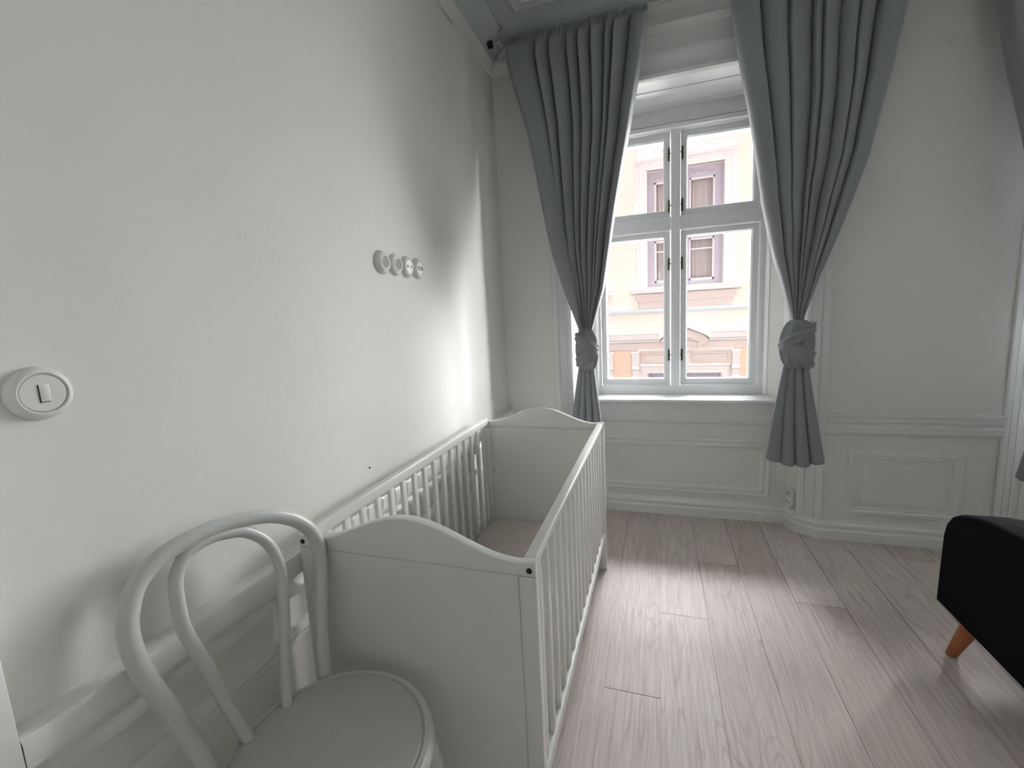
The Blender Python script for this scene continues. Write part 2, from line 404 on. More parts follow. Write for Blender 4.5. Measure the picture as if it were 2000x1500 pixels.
# ------------------------------------------------------------------ windows
def window(c, idx):
    root = bpy.data.objects.new('window_%d' % idx, None); C.objects.link(root); root.location = (c, YG, .75); structo(root)
    org = (c, YG, .75)
    cx = c-.010
    # outer frame, mullion and transom bar
    mb = MB(); y0, y1 = YG-.012, YG+.06
    mb.box(cx-.515, cx-.478, y0-.01, y1, .758, 2.52, .003); mb.box(cx+.478, cx+.515, y0-.01, y1, .758, 2.52, .003)
    mb.box(cx-.515, cx+.515, y0-.012, y1, .750, .812, .004)
    mb.box(cx-.478, cx+.478, y0-.012, y1, 1.806, 1.886, .004)
    mb.box(cx-.028, cx+.028, y0-.016, y1, .80, 2.40, .004)
    mb.box(cx-.515, cx+.515, y0-.02, y1, 2.388, 2.53, .003)
    mb.box(cx-.515, cx+.515, y0-.050, y0, 2.392, 2.418, .006); mb.box(cx-.515, cx+.515, y0-.036, y0, 2.424, 2.438, .003)
    mb.build('window_frame', M['sillw'], root, org)
    # casements
    for (xa, xb) in ((cx-.478, cx-.028), (cx+.028, cx+.478)):
        inner = xb if xb < cx else xa
        for (za, zb, lz) in ((.812, 1.806, (1.012, 1.596)), (1.886, 2.392, (1.950, 2.257))):
            f = .036
            mb = MB(); ya, yb = YG+.002, YG+.045
            a, b_, p, q = xa+.003, xb-.003, za+.003, zb-.003
            mb.box(a, a+f, ya, yb, p, q, .004); mb.box(b_-f, b_, ya, yb, p, q, .004)
            mb.box(a+f-.004, b_-f+.004, ya, yb, p, p+f+.006, .004); mb.box(a+f-.004, b_-f+.004, ya, yb, q-f, q, .004)
            # glazing rebate and the outer pane's frame seen through it
            mb.ring((0, YG+.02, 0), (1, 0, 0), (0, 0, 1), (0, -1, 0), a+f-.002, b_-f+.002, p+f, q-f+.002, [(0, .012), (.007, .004), (.007, -.02), (0, -.02)])
            g2 = .03
            for bx in ((a-.02, a+f-.018), (b_-f+.018, b_+.02)): mb.box(bx[0], bx[1], YG+.15, YG+.19, p-.02, q+.02, .003)
            mb.box(a-.018, b_+.018, YG+.1512, YG+.1888, p-.02, p+f-.012, .003); mb.box(a-.018, b_+.018, YG+.1512, YG+.1888, q-f+.028, q+.02, .003)
            cs = mb.build('casement', M['sillw'], root, org)
            MB().box(a+f, b_-f, YG+.022, YG+.026, p+f, q-f).build('pane', M['glass'], cs, org)
            for z in lz:
                h = MB(); xi = inner + (-.012 if inner == xb else .012)
                h.tube([(xi, YG-.006, z-.030), (xi, YG-.010, z+.030)], .0048, 8)
                h.box(xi-.006, xi+.006, YG-.004, YG+.004, z-.034, z+.034, .002)
                h.tube([(xi, YG-.010, z+.004), (xi+(.012 if inner == xb else -.012), YG-.022, z+.004)], [.005, .004], 8)
                h.tube([(xi, YG-.008, z+.028), (xi, YG-.008, z+.042)], [.0035, .005], 8)
                h.build('latch', M['brass'], cs, org)
    # sill, underside panel
    mb = MB(); pts = [(c-.600, 2.885), (c+.600, 2.885), (c+.600, 2.930), (c+.505, YG+.01), (c-.505, YG+.01), (c-.600, 2.930)]
    mb.prism(pts, 2, .740, .758, .004)
    mb.build('window_sill', M['sillw'], root, org)
    mb = MB()
    Y = 2.925
    mb.sweep([(c-.605, Y), (c+.605, Y)], [(0, .600), (.006, .603), (.012, .612), (.012, .655), (.004, .662), (.002, .735), (0, .735)])
    mb.ring((0, Y, 0), (1, 0, 0), (0, 0, 1), (0, -1, 0), c-.52, c+.52, .150, .505, [(0, 0), (.003, .008), (.012, .011), (.022, .005), (.030, .009), (.042, .009), (.056, 0)])
    for xx in (c-.545, c+.540): mb.box(xx-.005, xx+.005, Y-.006, Y, .13, .55, .002)
    mb.build('under_sill_panel', M['trim'], root, org)
    # splayed reveal boards and soffit
    mb = MB()
    for s in (-1, 1):
        x = lambda d_: c+s*d_
        A, B = Vector((x(.600), 2.935)), Vector((x(.505), YG-.03)); d_ = B-A; nn = Vector((-d_.y, d_.x)).normalized()
        if nn.x*s > 0: nn = -nn
        for t0, t1, h in ((0, .16, .008), (.16, .24, .003), (.76, .84, .003), (.84, 1.0, .008)):
            q = [A+d_*t0, A+d_*t0+nn*h, A+d_*t1+nn*h, A+d_*t1]
            mb.prism([(v.x, v.y) for v in q], 2, .76, 2.50)
    mb.prism([(2.80, 2.562), (2.80, 2.600), (YG+.02, 2.600), (YG+.02, 2.507)], 0, c-.66, c+.66)
    for ya in (2.90, 3.035):
        zz = lerp(2.562, 2.507, (ya-2.80)/.34)
        mb.prism([(ya, zz+.01), (ya, zz-.005), (ya+.010, zz-.007), (ya+.012, zz+.01)], 0, c-.60, c+.60)
    mb.build('reveal_lining', M['sillw'], root, org)
    return root
window(CX[0], 1); window(CX[1], 2)

# ------------------------------------------------------------------ curtain rods and curtains
YR, ZR = 2.60, 2.825
def rod(x0, x1, label, cap_left):
    t = thing('curtain_rod', (x0, YR, ZR), label, 'curtain rod', 'ceiling-hung curtain rods'); org = (x0, YR, ZR)
    MB().tube([(x0, YR, ZR), (x1, YR, ZR)], .009, 14).build('pole', M['steel'], t, org)
    MB().tube([(x0-.035, YR, ZR), (x0-.012, YR, ZR)], .019, 16).build('end_cap', M['black'], t, org)
    MB().tube([(x1+.012, YR, ZR), (x1+.035, YR, ZR)], .019, 16).build('end_cap', M['black'], t, org)
    for x in (x0+.035, x1-.035):
        mb = MB(); mb.box(x-.006, x+.006, YR-.006, YR+.006, ZR+.01, ZC+.002, .002); mb.box(x-.014, x+.014, YR-.016, YR+.016, ZC-.006, ZC, .002)
        mb.tube([(x-.010, YR, ZR), (x+.010, YR, ZR)], .017, 14); mb.box(x+.012, x+.020, YR-.012, YR+.012, ZR-.010, ZR+.02, .002)
        mb.tube([(x+.003+.010*math.cos(a), YR, ZR-.030+.014*math.sin(a)) for a in [i*PI/8 for i in range(16)]], .0028, 8, closed=True)
        mb.build('bracket', M['steel'], t, org)
rod(-.860, 1.16, 'metal ceiling-hung curtain rod with black end cap near the left wall', 1)
rod(1.29, 3.30, 'metal curtain rod of the second window beyond the wall pier', 1)

def curtain(left, right, knot, tail, ztop, ztail, seed, label, mirror_flap, nf, flap=0, kr=1.0, mat_=M['curtain']):
    rnd = random.Random(seed); kx, kz0, kz1 = knot    # knot centre x, bottom, top
    org = (kx, YR, kz0)
    t = thing('curtain', org, label, 'curtain', 'knotted dark grey curtains')
    # irregular phase table
    ws = [rnd.uniform(.5, 1.7) for _ in range(nf)]
    if mirror_flap > 0: ws[0] = 2.6
    if mirror_flap < 0: ws[-1] = 1.8
    tot = sum(ws); cum = [0]
    for a in ws: cum.append(cum[-1]+a/tot)
    amps = [rnd.uniform(.7, 1.25) for _ in range(nf+1)]
    asym = [rnd.choice((.26, .34, .62, .7)) for _ in range(nf)]
    def fold(s):
        for i in range(nf):
            if s <= cum[i+1]+1e-9:
                t_ = (s-cum[i])/(cum[i+1]-cum[i]); return i, t_
        return nf-1, 1
    def f(u, v):
        z = lerp(kz1-.02, ztop, v)
        xl, xr = interp(left, z), interp(right, z)
        i, t_ = fold(u); am = lerp(amps[i], amps[i+1], t_)
        mm_ = asym[i]
        t2 = .5*(t_/mm_) if t_ < mm_ else .5+.5*(t_-mm_)/(1-mm_)
        wv = 2*abs(math.sin(PI*t2))**.75-1
        wid = xr-xl
        up_ = (z-kz1)/(ztop-kz1)
        A = lerp(.048, .058, up_) if up_ < .96 else lerp(.058, .014, min(1, (up_-.96)/.04))
        A = A*min(1, .45+up_*1.8)
        y = YR-.005 - A*am*wv + .004*math.sin(9*z+7*u)
        skew = -.5*math.sin(2*PI*t_)*(cum[i+1]-cum[i])*wid*lerp(.42, .26, up_)+.006*math.sin(4*z+9*u)*up_
        x = lerp(xl, xr, u)+skew
        if flap:
            e_ = u if flap > 0 else 1-u
            fw_ = .30
            if e_ < fw_:
                g_ = math.sin(PI*e_/fw_)*(1-up_)**.6
                y -= .035*g_; x += flap*.045*math.sin(PI*min(1, e_/fw_))**2*(1-up_)*min(1, up_*5)
        # gentle sideways drift of folds
        if up_ > .965:
            q = (up_-.965)/.035; x += .006*math.sin(60*2*PI*u)*q; y = lerp(y, YR-.016+.010*math.sin(52*2*PI*u), q)
        return Vector((x, y, z))
    mb = MB(); mb.grid(f, 420, 90)
    mb.build('drape', mat_, t, org, ang=180, solid=.002, fixn=False)
    # ruffled heading over the rod
    def hd(u, v):
        x = lerp(interp(left, ztop), interp(right, ztop), u)
        a = v*PI
        rr = .014+.0035*math.sin(2*PI*46*u+1.7*math.sin(30*u))
        top = .012*abs(math.sin(PI*40*u+.8*math.sin(23*u)))*math.sin(a)
        return Vector((x+.003*math.sin(2*PI*46*u), YR-rr*math.cos(a), ztop-.004+rr*math.sin(a)*.9+top))
    MB().grid(hd, 380, 10).build('heading', mat_, t, org, ang=180, solid=.0015, fixn=False)
    # tail below the knot
    (tl0, tr0), (tl1, tr1) = tail
    nt_ = 4; tph = [rnd.uniform(-.3, .3) for _ in range(nt_+1)]
    def g(u, v):
        z = lerp(kz0+.03, ztail, v)
        a0 = lerp(tl0, tl1, v**.8); a1 = lerp(tr0, tr1, v**1.1)
        ph = 2*PI*(nt_*u)+tph[int(u*nt_)]*0 + .6*math.sin(3*u+2*v)
        A = lerp(.018, .036, v)
        wv = 2*abs(math.sin(ph/2))**.6-1
        y = YR-.006-A*wv*(.85+.3*math.sin(5*u+seed))
        hem = .008*wv*v
        x = lerp(a0, a1, u)-.5*math.sin(ph)*(a1-a0)/nt_*.35
        return Vector((x, y, z-hem*v-(.03*math.sin(PI*u))*v))
    tp = MB(); tp.grid(g, 220, 60)
    tl = tp.build('tail', mat_, t, org, ang=180, solid=.002, fixn=False)
    # knot: a core with twisted creases and two cloth bands wound round it
    kc = Vector((kx, YR-.01, (kz0+kz1)/2)); H = (kz1-kz0)/2
    mb = MB()
    def core(u, v):
        a = 2*PI*u; b = PI*(v-.5)*.98
        rad = math.cos(b)**.62
        wr = 1+.075*math.sin(7*a+5.5*v*mirror_flap+1.0)+.035*math.sin(15*a-7*v)
        return kc+Vector((math.cos(a)*.058*kr*rad*wr+.030, math.sin(a)*.052*rad*wr, math.sin(b)*H*1.06)) - Vector((.030, 0, 0))
    mb.grid(core, 140, 50)
    mb.build('knot_core', mat_, t, org, ang=180, fixn=False)
    def band(tilt, off, rx, ry, wz, thick, nr, seed2, phase0, sweepa, lean):
        b = MB(); R2 = random.Random(seed2)
        n, mm = 120, 30
        cr = [R2.uniform(.2, 1) for _ in range(6)]
        vs = []
        for i in range(n+1):
            q = i/n; a = phase0+sweepa*q
            e = math.sin(PI*min(1, max(0, q)))**.35
            ring = []
            for j in range(mm):
                p = 2*PI*j/mm; ca, sa = math.cos(p), math.sin(p)
                hz = wz*e*math.copysign(abs(sa)**.8, sa)
                th = thick*(.4+.6*e)*ca*(1+.0*ca)
                crease = .0045*math.sin(nr*sa*2.6+2.2*a+cr[0]*5)*(1 if ca > 0 else 0)+.002*math.sin(5*a+9*sa)
                rr = 1+lean*sa
                ox = (rx*rr+th+crease)*math.cos(a); oy = (ry*rr+th+crease)*math.sin(a)
                oz = hz+tilt*math.cos(a)*rx+.006*math.sin(2*a+cr[1]*6)
                ring.append(b.bm.verts.new(kc+Vector((ox, oy, oz+off))))
            vs.append(ring)
        for i in range(n):
            for j in range(mm): b.bm.faces.new((vs[i][j], vs[i][(j+1) % mm], vs[i+1][(j+1) % mm], vs[i+1][j]))
        b.bm.faces.new(vs[0][::-1]); b.bm.faces.new(vs[-1])
        return b
    s = mirror_flap
    band(.55*s, -.046, .050*kr, .048, .050, .015, 2, seed+1, -PI*1.02, 2*PI*1.0, .16).build('knot_band', mat_, t, org, ang=180)
    band(-.75*s, .036, .048*kr, .046, .040, .019, 3, seed+2, -PI*1.25, PI*1.5, .10).build('knot_band', mat_, t, org, ang=180)
    return t
L1 = [(2.81, -.785), (2.695, -.784), (2.334, -.690), (1.794, -.601), (1.648, -.571), (1.448, -.512), (1.217, -.425)]
R1 = [(2.81, -.048), (2.571, -.080), (2.228, -.141), (1.834, -.221), (1.441, -.290), (1.217, -.356)]
curtain(L1, R1, (-.388, .985, 1.225), ((-.434, -.350), (-.505, -.300)), 2.815, .50, 11,
        'dark grey curtain left of the window, knotted, tail hanging behind the crib', 1, 9, 1, 1.05)
L2 = [(2.81, .335), (2.75, .348), (2.497, .384), (2.236, .432), (1.799, .499), (1.547, .556), (1.393, .601), (1.215, .645)]
R2 = [(2.81, 1.085), (2.581, 1.041), (2.304, 1.003), (1.971, .935), (1.641, .830), (1.431, .754), (1.260, .700), (1.215, .690)]
curtain(L2, R2, (.668, .985, 1.220), ((.619, .722), (.552, .806)), 2.815, .505, 23,
        'dark grey curtain right of the window, knotted, its tail hanging free over the panelling', -1, 8, 0, 1.28)
L3 = [(2.81, 1.33), (2.55, 1.355), (2.2, 1.425), (1.9, 1.50), (1.4, 1.64), (1.215, 1.70)]
R3 = [(2.81, 2.16), (2.2, 2.05), (1.8, 1.98), (1.4, 1.85), (1.215, 1.77)]
curtain(L3, R3, (1.735, .985, 1.225), ((1.690, 1.775), (1.580, 1.86)), 2.815, .46, 37,
        'dark grey knotted curtain of the second window, at the right edge beyond the wall pier', 1, 9)

# ------------------------------------------------------------------ crib
X0, X1, Y0, Y1 = -.892, -.253, .862, 2.189
crib = thing('crib', ((X0+X1)/2, (Y0+Y1)/2, 0), 'white wooden baby crib with curved end boards and slatted sides along the left wall', 'crib')
corg = ((X0+X1)/2, (Y0+Y1)/2, 0)
def ztop(x):
    t = abs(x-(X0+X1)/2)/((X1-X0)/2)
    if t > .88: return .7745
    return .7715+.076*(.5+.5*math.cos(PI*t/.88))
for end, (ya, yb) in enumerate(((Y0, Y0+.027), (Y1-.027, Y1))):
    nx = 48
    # curved top board
    up_ = [(lerp(X0, X1, i/nx), ztop(lerp(X0, X1, i/nx))) for i in range(nx+1)]
    mb = MB(); mb.prism([(X0, .742), (X1, .742)]+up_[::-1], 1, ya, yb, .004, 3)
    brd = mb.build('end_top_board', M['crib'], crib, corg)
    outy = ya-.0006 if end == 0 else yb+.0006
    for x in (X0+.014, X1-.014):
        MB().lathe([(.0065, 0), (.0065, .0016), (.004, .0024)] if end else [(.004, -.0024), (.0065, -.0016), (.0065, 0)], (x, outy, .758), 'y', 20).build('bolt_cap', M['black'], brd, corg)
    mb = MB(); mb.box(X0+.0405, X1-.0405, ya+.002, yb-.002, .165, .7415, .001, 1)
    mb.build('end_panel', M['crib'], crib, corg)
    for (xa, xb) in ((X0, X0+.040), (X1-.040, X1)):
        mb = MB(); mb.box(xa, xb, ya, yb, 0.012, .7415, .003); mb.box(xa-.001, xb+.001, ya-.001, yb+.001, 0.0, .012, .002)
        mb.build('corner_post', M['crib'], crib, corg)
MB().lathe([(.003, 0), (.003, .002)], (X0+.055, Y1-.029, .50), 'y', 12).build('screw_hole', M['black'], crib, corg)
for side, xs in enumerate(((X0+.006, X0+.034), (X1-.034, X1-.004))):
    mb = MB(); mb.box(xs[0], xs[1], Y0+.0275, Y1-.0275, .752, .789 if side == 0 else .7745, .006, 3)
    tr = mb.build('side_rail', M['crib'], crib, corg)
    MB().box(xs[0]+.002, xs[1]-.002, Y0+.0275, Y1-.0275, .165, .205, .004).build('bottom_rail', M['crib'], tr, corg)
    xm = (xs[0]+xs[1])/2
    for k in range(16):
        y = .945+.0778*k
        MB().box(xm-.007, xm+.007, y-.012, y+.012, .2045, .7525, .003).build('slat', M['crib'], tr, corg)
mb = MB(); mb.box(X0+.036, X1-.036, Y0+.030, Y1-.030, .205, .236, .004)
mb.build('base_board', M['cribbase'], crib, corg)

# ------------------------------------------------------------------ bentwood chair
ch = thing('bentwood_chair', (-.615, .615, 0), 'white bentwood chair with double-hoop back and round seat beside the crib', 'chair'); chorg = (-.615, .615, 0)
k_, a_, b_ = .15, -.80, .15
def hp(y, z): return (a_-b_*(z-.46)+k_*(y-.62), y, z)
O = [(.535, .0), (.522, .20), (.510, .40), (.512, .483), (.488, .609), (.463, .712), (.458, .790), (.472, .843), (.497, .878), (.538, .899), (.597, .908), (.663, .905), (.737, .887), (.797, .852), (.834, .805), (.843, .750), (.828, .680), (.802, .590), (.780, .477), (.780, .40), (.775, .20), (.765, .0)]
pp = smooth_path([hp(y, z) for y, z in O], 7)
pp = [p if p.z > .46 else Vector((-.80-.05*(.46-p.z)/.46+.15*(p.y-.62), p.y, p.z)) for p in pp]
mx = max(range(len(pp)), key=lambda i: pp[i].z)
MB().tube(pp, [.0165 if p.z > .45 else lerp(.012, .0165, p.z/.45) for p in pp], 18).build('back_hoop', M['chair'], ch, chorg)
I = [(.592, .458), (.584, .493), (.566, .580), (.552, .665), (.536, .749), (.538, .812), (.547, .852), (.572, .883), (.610, .893), (.648, .888), (.690, .870), (.726, .826), (.738, .760), (.727, .690), (.706, .600), (.682, .500), (.677, .458)]
ip = smooth_path([hp(y, z) for y, z in I], 7)
MB().tube(ip, .0125, 16).build('inner_hoop', M['chair'], ch, chorg)
sx, sy = -.628, .617
mb = MB(); mb.lathe([(.0, .432), (.195, .432), (.203, .438), (.2075, .450), (.2065, .463), (.200, .471), (.190, .473), (.188, .469)], (sx, sy, 0), 'z', 72)
seat = mb.build('seat', M['chair'], ch, chorg)
mb = MB(); mb.lathe([(.0, .460), (.1865, .460), (.1865, .470), (.182, .474), (.14, .4755), (.05, .474), (.0, .4735)], (sx, sy, 0), 'z', 72)
mb.build('seat_panel', M['seat'], seat, chorg)
for dx, dy in ((.155, -.12), (.155, .11)):
    p0 = Vector((sx+dx, sy+dy, .43)); p1 = Vector((sx+dx*1.22, sy+dy*1.22, 0))
    MB().tube(smooth_path([p0, (p0+p1)/2+Vector((dx*.05, dy*.05, 0)), p1], 6), [.017]*6+[.013]*6+[.011], 14).build('leg', M['chair'], ch, chorg)
mb = MB(); mb.tube([(sx-.01+.150*math.cos(i*PI/20), sy+.150*math.sin(i*PI/20), .24) for i in range(40)], .009, 10, closed=True)
mb.build('ring_stretcher', M['chair'], ch, chorg)

# ------------------------------------------------------------------ sofa
SX0, SX1, SYF, SYB = .990, 2.75, 1.955, 1.08
sofa = thing('sofa', ((SX0+SX1)/2, 1.5, 0), 'black fabric sofa on tapered orange wood legs at the right edge', 'sofa'); so = ((SX0+SX1)/2, 1.5, 0)
arm = [(SYF, .170), (SYF-.003, .30), (SYF-.008, .445), (SYF-.020, .490), (SYF-.045, .525), (SYF-.090, .553), (SYF-.16, .575), (SYF-.25, .592), (SYF-.36, .600), (SYB, .600), (SYB, .170)]
for xa in (SX0, SX1-.15):
    MB().prism(arm, 0, xa, xa+.15, .022, 4).build('armrest', M['sofa'], sofa, so, ang=50)
MB().box(SX0+.145, SX1-.145, SYB+.02, SYF-.05, .17, .30, .02, 3).build('base', M['sofa'], sofa, so)
MB().prism([(SYB, .17), (SYB-.06, .82), (SYB+.12, .84), (SYB+.20, .30), (SYB+.20, .17)], 0, SX0+.145, SX1-.145, .03, 4).build('backrest', M['sofa'], sofa, so)
mid = (SX0+SX1)/2
for a, b2 in ((SX0+.155, mid-.003), (mid+.003, SX1-.155)):
    MB().box(a, b2, SYB+.20, SYF-.02, .302, .44, .04, 4).build('seat_cushion', M['sofa'], sofa, so)
for lx, ly, ox, oy in ((1.050, 1.838, -.028, .050), (SX1-.07, 1.838, .028, .050), (1.05, 1.17, -.028, -.03), (SX1-.07, 1.17, .028, -.03)):
    MB().tube([(lx, ly, .172), (lx+ox*.5, ly+oy*.5, .086), (lx+ox, ly+oy, .001)], [.029, .023, .0165], 20).build('leg', M['legwood'], sofa, so)

# ------------------------------------------------------------------ switches and sockets
t = thing('light_switch', (XL, .436, 1.222), 'large round white light switch at the left edge of the wall', 'light switch'); o_ = (XL, .436, 1.222)
MB().lathe([(.0, 0), (.0425, 0), (.0427, .003), (.0415, .008), (.0385, .0125), (.0345, .0155), (.0325, .0160), (.0305, .0145), (.0305, .010), (0, .010)], o_, 'x', 64).build('cover_ring', M['plastic'], t, o_)
fp = MB().lathe([(0, .009), (.0298, .009), (.0298, .0135), (.0288, .0145), (0, .0145)], o_, 'x', 56).build('face_plate', M['plastic'], t, o_)
MB().box(XL+.0135, XL+.0168, .431, .4435, 1.2085, 1.2365, .0012).build('rocker', M['plastic'], t, o_)
mb = MB(); mb.box(XL+.0143, XL+.0149, .4297, .4310, 1.2085, 1.236); mb.box(XL+.0143, XL+.0149, .4297, .4425, 1.2072, 1.2085)
mb.build('rocker_gap', M['black'], t, o_)

ZS = 1.5255
def outlet(name, y, label, kind, cat):
    o3 = (XL, y, ZS); t = thing(name, o3, label, cat, 'row of four round wall outlets')
    MB().lathe([(0, 0), (.0415, 0), (.0418, .003), (.0395, .009), (.0350, .0145), (.0310, .0170), (.0290, .0170), (.0275, .0155), (.0275, .010), (0, .010)], o3, 'x', 56).build('cover_ring', M['plastic'], t, o3)
    if kind == 'deep':
        MB().lathe([(0, .009), (.0262, .009), (.0262, .0165), (.0250, .0178), (.0222, .0178), (.0216, .0155), (0, .0155)], o3, 'x', 48).build('socket_rim', M['plastic'], t, o3)
        MB().lathe([(0, .014), (.0213, .014), (.0213, .0164), (0, .0164)], o3, 'x', 48).build('recess', M['greyface'], t, o3)
    else:
        MB().lathe([(0, .009), (.0265, .009), (.0265, .0160), (.0255, .0170), (0, .0170)], o3, 'x', 48).build('face_plate', M['plastic'], t, o3)
        mb = MB()
        for dy in (-.0135, .0135):
            if kind == 'two': mb.lathe([(0, .0168), (.0056, .0168), (.0056, .0176), (0, .0176)], (XL, y+dy, ZS), 'x', 18)
            else: mb.box(XL+.0168, XL+.0176, y+dy*.85-.0072, y+dy*.85+.0072, ZS-.0085, ZS+.0085)
        mb.build('holes', M['black'], t, o3)
outlet('wall_socket', 1.428, 'round white wall outlet with a grey recess, leftmost of the row of four', 'deep', 'wall socket')
outlet('wall_socket', 1.511, 'round white outlet with grey recess, second from left in the row of four', 'deep', 'wall socket')
outlet('wall_socket', 1.594, 'round white wall outlet with two small round black holes, third in the row', 'two', 'wall socket')
outlet('data_socket', 1.677, 'round white data outlet with two square black ports, rightmost of the row', 'sq', 'data socket')
# double socket on the niche's right cheek
A, B = Vector((CX[0]+.640, 2.817)), Vector((CX[0]+.607, 2.925)); d_ = (B-A).normalized(); mid2 = A+d_*.052
nn = Vector((-d_.y, d_.x)); nn = nn if nn.x < 0 else -nn
o4 = (mid2.x, mid2.y, .185)
t = thing('double_socket', o4, 'white double wall socket low on the window niche cheek above the baseboard', 'wall socket')
t.rotation_euler = (0, 0, math.atan2(nn.y, nn.x))
st = [(.034*math.cos(a), .034*math.sin(a)+(.028 if math.sin(a) >= 0 else -.028)) for a in [2*PI*(i+.5)/48 for i in range(48)]]
MB().prism(st, 0, 0, .022, .007, 3).build('cover', M['plastic'], t)
for z in (-.028, .028):
    c_ = MB().lathe([(0, .0225), (.0205, .0225), (.0205, .026), (.0185, .0265), (.017, .0235), (0, .0232)], (0, 0, z), 'x', 36).build('socket_face', M['plastic'], t)
    mb = MB()
    for dy in (-.0085, .0085): mb.lathe([(0, .0236), (.0038, .0236), (.0038, .0245), (0, .0245)], (0, dy, z), 'x', 14)
    mb.build('holes', M['black'], c_)

# ------------------------------------------------------------------ building across the street
F = 9.0; FX = .47; SP = 2.25
bd = thing('building', (FX, F, -4.2), 'peach plastered old building with pale stucco window surrounds across the street', 'building'); bo = (FX, F, -4.2)
def wall_with_openings():
    mb = MB(); xs = []
    n = 5
    cols = [FX+SP*i for i in range(-n, n+1)]
    rows = [(-3.0, .13), (1.745, 3.84), (5.6, 7.7)]
    xa = cols[0]-SP/2
    for c in cols:
        for (a, b2) in ((c-SP/2, c-.645), (c+.645, c+SP/2)): mb.box(a, b2, F, F+.5, -4.2, 9.2)
        zz = [-4.2]+[q for r in rows for q in r]+[9.2]
        for i in range(0, len(zz), 2): mb.box(c-.645, c+.645, F, F+.5, zz[i], zz[i+1])
    return mb, cols, rows
mb, cols, rows = wall_with_openings()
mb.build('plaster_wall', M['fac'], bd, bo, smooth=False)
# full-length courses
W0, W1 = cols[0]-SP/2, cols[-1]+SP/2
MB().box(W0, W1, F-.09, F, 1.285, 1.365, .01).build('string_course', M['course'], bd, bo)
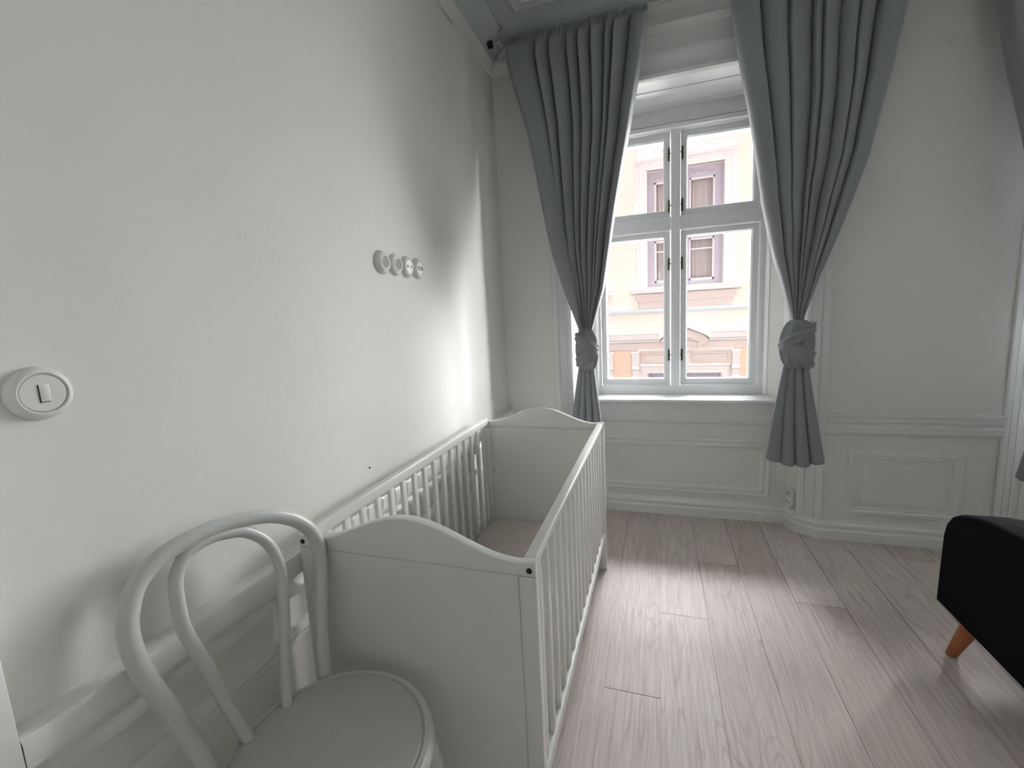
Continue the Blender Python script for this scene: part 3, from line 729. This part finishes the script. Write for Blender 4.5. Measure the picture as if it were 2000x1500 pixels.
# entablature between floors, broken by pediments
for c in cols[3:8]:
    mbc = MB(); mbf = MB(); mbp = MB(); mbs = MB(); mbo = MB(); mba = MB()
    # lower cornice with raised pediment
    CP = [(0, .72), (.05, .73), (.07, .77), (.12, .79), (.14, .87), (.16, .905), (0, .91)]
    mbc.sweep([(c+.43, F), (c+SP-.43, F)], CP)
    pr = [(c-.43, .80), (c, 1.00), (c+.43, .80)]
    outl = [(c-.45, .77), (c-.45, .90), (c-.37, .955), (c, 1.135), (c+.37, .955), (c+.45, .90), (c+.45, .77), (c+.36, .84), (c, 1.005), (c-.36, .84)]
    mbc.prism(outl, 1, F-.17, F, .008)
    outl2 = [(c-.43, .74), (c-.36, .83), (c, .995), (c+.36, .83), (c+.43, .74), (c+.24, .60), (c+.24, .72), (c, .83), (c-.24, .72), (c-.24, .60)]
    mbs.prism(outl2, 1, F-.09, F, .006)
    # coffer in the pediment + lintel panels
    mbs.prism([(c-.20, .60), (c-.20, .70), (c, .79), (c+.20, .70), (c+.20, .60), (c+.05, .48), (c-.05, .48)], 1, F-.03, F, .01)
    mbf.box(c-.84, c+.84, F-.035, F, .575, .72, .004)
    mbf.box(c+.43, c+SP-.43, F-.03, F, .585, .72, .004)
    mbp.box(c-.84, c+.84, F-.060, F, .565, .595, .006)
    for s in (-1, 1):
        a, b2 = sorted((c+s*.10, c+s*.78))
        mbs.ring((0, F-.01, 0), (1, 0, 0), (0, 0, 1), (0, -1, 0), a, b2, .335, .525, [(0, 0), (.008, .03), (.03, .03), (.04, .01), (.2*.0+.045, 0)])
        mbs.box(a, b2, F-.012, F, .335, .525)
    mbp.box(c-.80, c+.80, F-.07, F, .265, .315, .01); mbp.box(c-.78, c+.78, F-.04, F, .20, .265, .005)
    mbp.box(c-.76, c+.76, F-.03, F, .13, .20, .005)
    for s in (-1, 1):
        mbp.box(c+s*.72-.055, c+s*.72+.055, F-.03, F, -3.0, .135, .005)
        # scroll consoles
        x = c+s*.88
        mbp.prism([(F, .53), (F-.11, .53), (F-.12, .46), (F-.10, .36), (F-.07, .26), (F-.07, .19), (F-.035, .06), (F-.01, -.02), (F, -.02)], 0, x-.062, x+.062, .006)
        mbp.box(x-.085, x+.085, F-.13, F, .525, .565, .006)
        for q in (-.03, .0, .03): mbp.tube([(x+q, F-.122, .51), (x+q, F-.118, .40)], .009, 8)
        mbp.tube([(x-.07, F-.075, .235), (x+.07, F-.075, .235)], .035, 12); mbp.tube([(x-.07, F-.030, .055), (x+.07, F-.030, .055)], .028, 12)
        mbp.box(x-.07, x+.07, F-.05, F, -.03, .0, .005)
    # apricot field between the windows
    mba.box(c+.95, c+SP-.95, F-.006, F+.01, -2.6, .575)
    # window above: sill, apron, surround, head, frieze
    mbp.prism([(F, 1.64), (F-.12, 1.66), (F-.14, 1.74), (F, 1.765)], 0, c-.95, c+.95, .006)
    mbf.prism([(c-.87, 1.64), (c+.87, 1.64), (c+.86, 1.56), (c+.80, 1.50), (c+.79, 1.365), (c-.79, 1.365), (c-.80, 1.50), (c-.86, 1.56)], 1, F-.055, F, .01)
    mbf.box(c-.84, c+.84, F-.068, F, 1.49, 1.51, .004)
    for s in (-1, 1):
        a, b2 = sorted((c+s*.645, c+s*.84))
        mbp.box(a, b2, F-.035, F, 1.765, 3.98, .006)
        a, b2 = sorted((c+s*.755, c+s*.775)); mbp.box(a, b2, F-.06, F, 1.765, 3.94, .006)
        a, b2 = sorted((c+s*.645, c+s*.675)); mbp.box(a, b2, F-.055, F, 1.765, 3.86, .006)
        mbp.box(c+s*.86-.03, c+s*.86+.03, F-.05, F, 3.05, 3.30, .012)
    mbp.box(c-.645, c+.645, F-.035, F, 3.838, 3.98, .006)
    mbp.box(c-.675, c+.675, F-.055, F, 3.838, 3.868, .006)
    mbp.sweep([(c-.84, F), (c+.84, F)], [(0, 3.93), (.05, 3.94), (.06, 3.965), (.10, 3.985), (.11, 4.03), (0, 4.04)])
    mbp.box(c-.83, c+.83, F-.02, F, 4.04, 4.30, .004)
    for q in range(30):
        xx = c-.80+q*1.6/29; mbo.box(xx-.012, xx+.012, F-.032, F, 4.10 if abs(xx-c) > .35 else 4.20, 4.27, .004)
    mbp.box(c-.84, c+.84, F-.045, F, 4.28, 4.31, .006)
    # leaf and rosette relief
    for q in range(11):
        a = PI*q/10
        p0 = Vector((c, F-.03, 4.10)); p1 = p0+Vector((.13*math.cos(a), -.015, .10*math.sin(a))); p2 = p0+Vector((.20*math.cos(a)+.02*math.cos(3*a), -.005, .14*math.sin(a)))
        mbo.tube(smooth_path([p0, p1, p2], 4), [.012, .016, .02, .022, .022, .020, .016, .010, .004], 8)
    for s in (-1, 1):
        for q in range(3):
            cc = Vector((c+s*(.22+.15*q), F-.03, 4.12+.03*(q % 2)))
            mbo.tube([cc+Vector((s*.07*(1-i/26)*math.cos(i*.55), 0, .055*(1-i/26)*math.sin(i*.55))) for i in range(22)], [.012]*22, 8)
    mbo.lathe([(0, -.06), (.03, -.055), (.045, -.03), (.05, 0)], (c, F, 4.12), 'y', 20)
    mbc.build('pediment_cornice', M['stucco'], bd, bo, smooth=False); mbf.build('frieze', M['stone'], bd, bo, smooth=False)
    mbp.build('window_surround', M['stucco'], bd, bo, smooth=False); mbs.build('pediment_field', M['stone'], bd, bo, smooth=False)
    mbo.build('ornament', M['stucco'], bd, bo); mba.build('colour_field', M['facpanel'], bd, bo, smooth=False)
# facade windows
def fwin(c, z0, z1):
    y = F+.16
    mb = MB(); mb.box(c-.645, c-.52, y, y+.08, z0, z1, .006); mb.box(c+.52, c+.645, y, y+.08, z0, z1, .006)
    mb.box(c-.53, c+.53, y, y+.08, z1-.17, z1, .006); mb.box(c-.53, c+.53, y, y+.08, z0, z0+.10, .006)
    if z1-z0 > 1:
        mb.box(c-.53, c+.53, y-.02, y+.06, z0+.87, z0+1.02, .006)
        for k in range(22): mb.lathe([(0, -.02), (.016, -.012), (.018, 0)], (c-.50+k*1.0/21, y, z1-.10+.02*(k % 2)), 'y', 8)
    mb.box(c-.09, c+.09, y-.02, y+.06, z0+.05, z1-.12, .01)
    w_ = mb.build('window', M['lavender'], bd, bo)
    mb = MB()
    zm = z0+.94 if z1-z0 > 1 else z1
    for (a, b2) in ((c-.52, c-.085), (c+.085, c+.52)):
        for (p, q) in (((z0+.10, zm-.07), (zm+.08, z1-.17)) if z1-z0 > 1 else ((z0+.1, z1-.17),)):
            for bx in ((a, a+.035), (b2-.035, b2)): mb.box(bx[0], bx[1], y+.01, y+.05, p, q, .004)
            mb.box(a, b2, y+.01, y+.05, p, p+.045, .004); mb.box(a, b2, y+.01, y+.05, q-.035, q, .004)
        if z1-z0 > 1: mb.box(a, b2, y+.02, y+.04, z0+.66, z0+.685, .003)
    mb.build('sash', M['stucco'], w_, bo)
    MB().box(c-.52, c+.52, y+.055, y+.06, z0+.1, z1-.17).build('pane', M['glass'], w_, bo)
    mb = MB()
    mb.grid(lambda u, v: Vector((lerp(c-.5, c+.5, u), y+.14+.014*math.sin(u*75+.8*math.sin(u*19)), lerp(z0+.08, z1-.15, v))), 160, 2)
    mb.build('net_curtain', M['lace'], w_, bo, ang=180)
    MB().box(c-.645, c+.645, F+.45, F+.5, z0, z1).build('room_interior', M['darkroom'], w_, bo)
for c in cols[3:8]:
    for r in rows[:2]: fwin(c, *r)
structo(MB().box(-30, 30, YO, F+1, -4.4, -4.2).build('ground_street', M['street'], smooth=False))
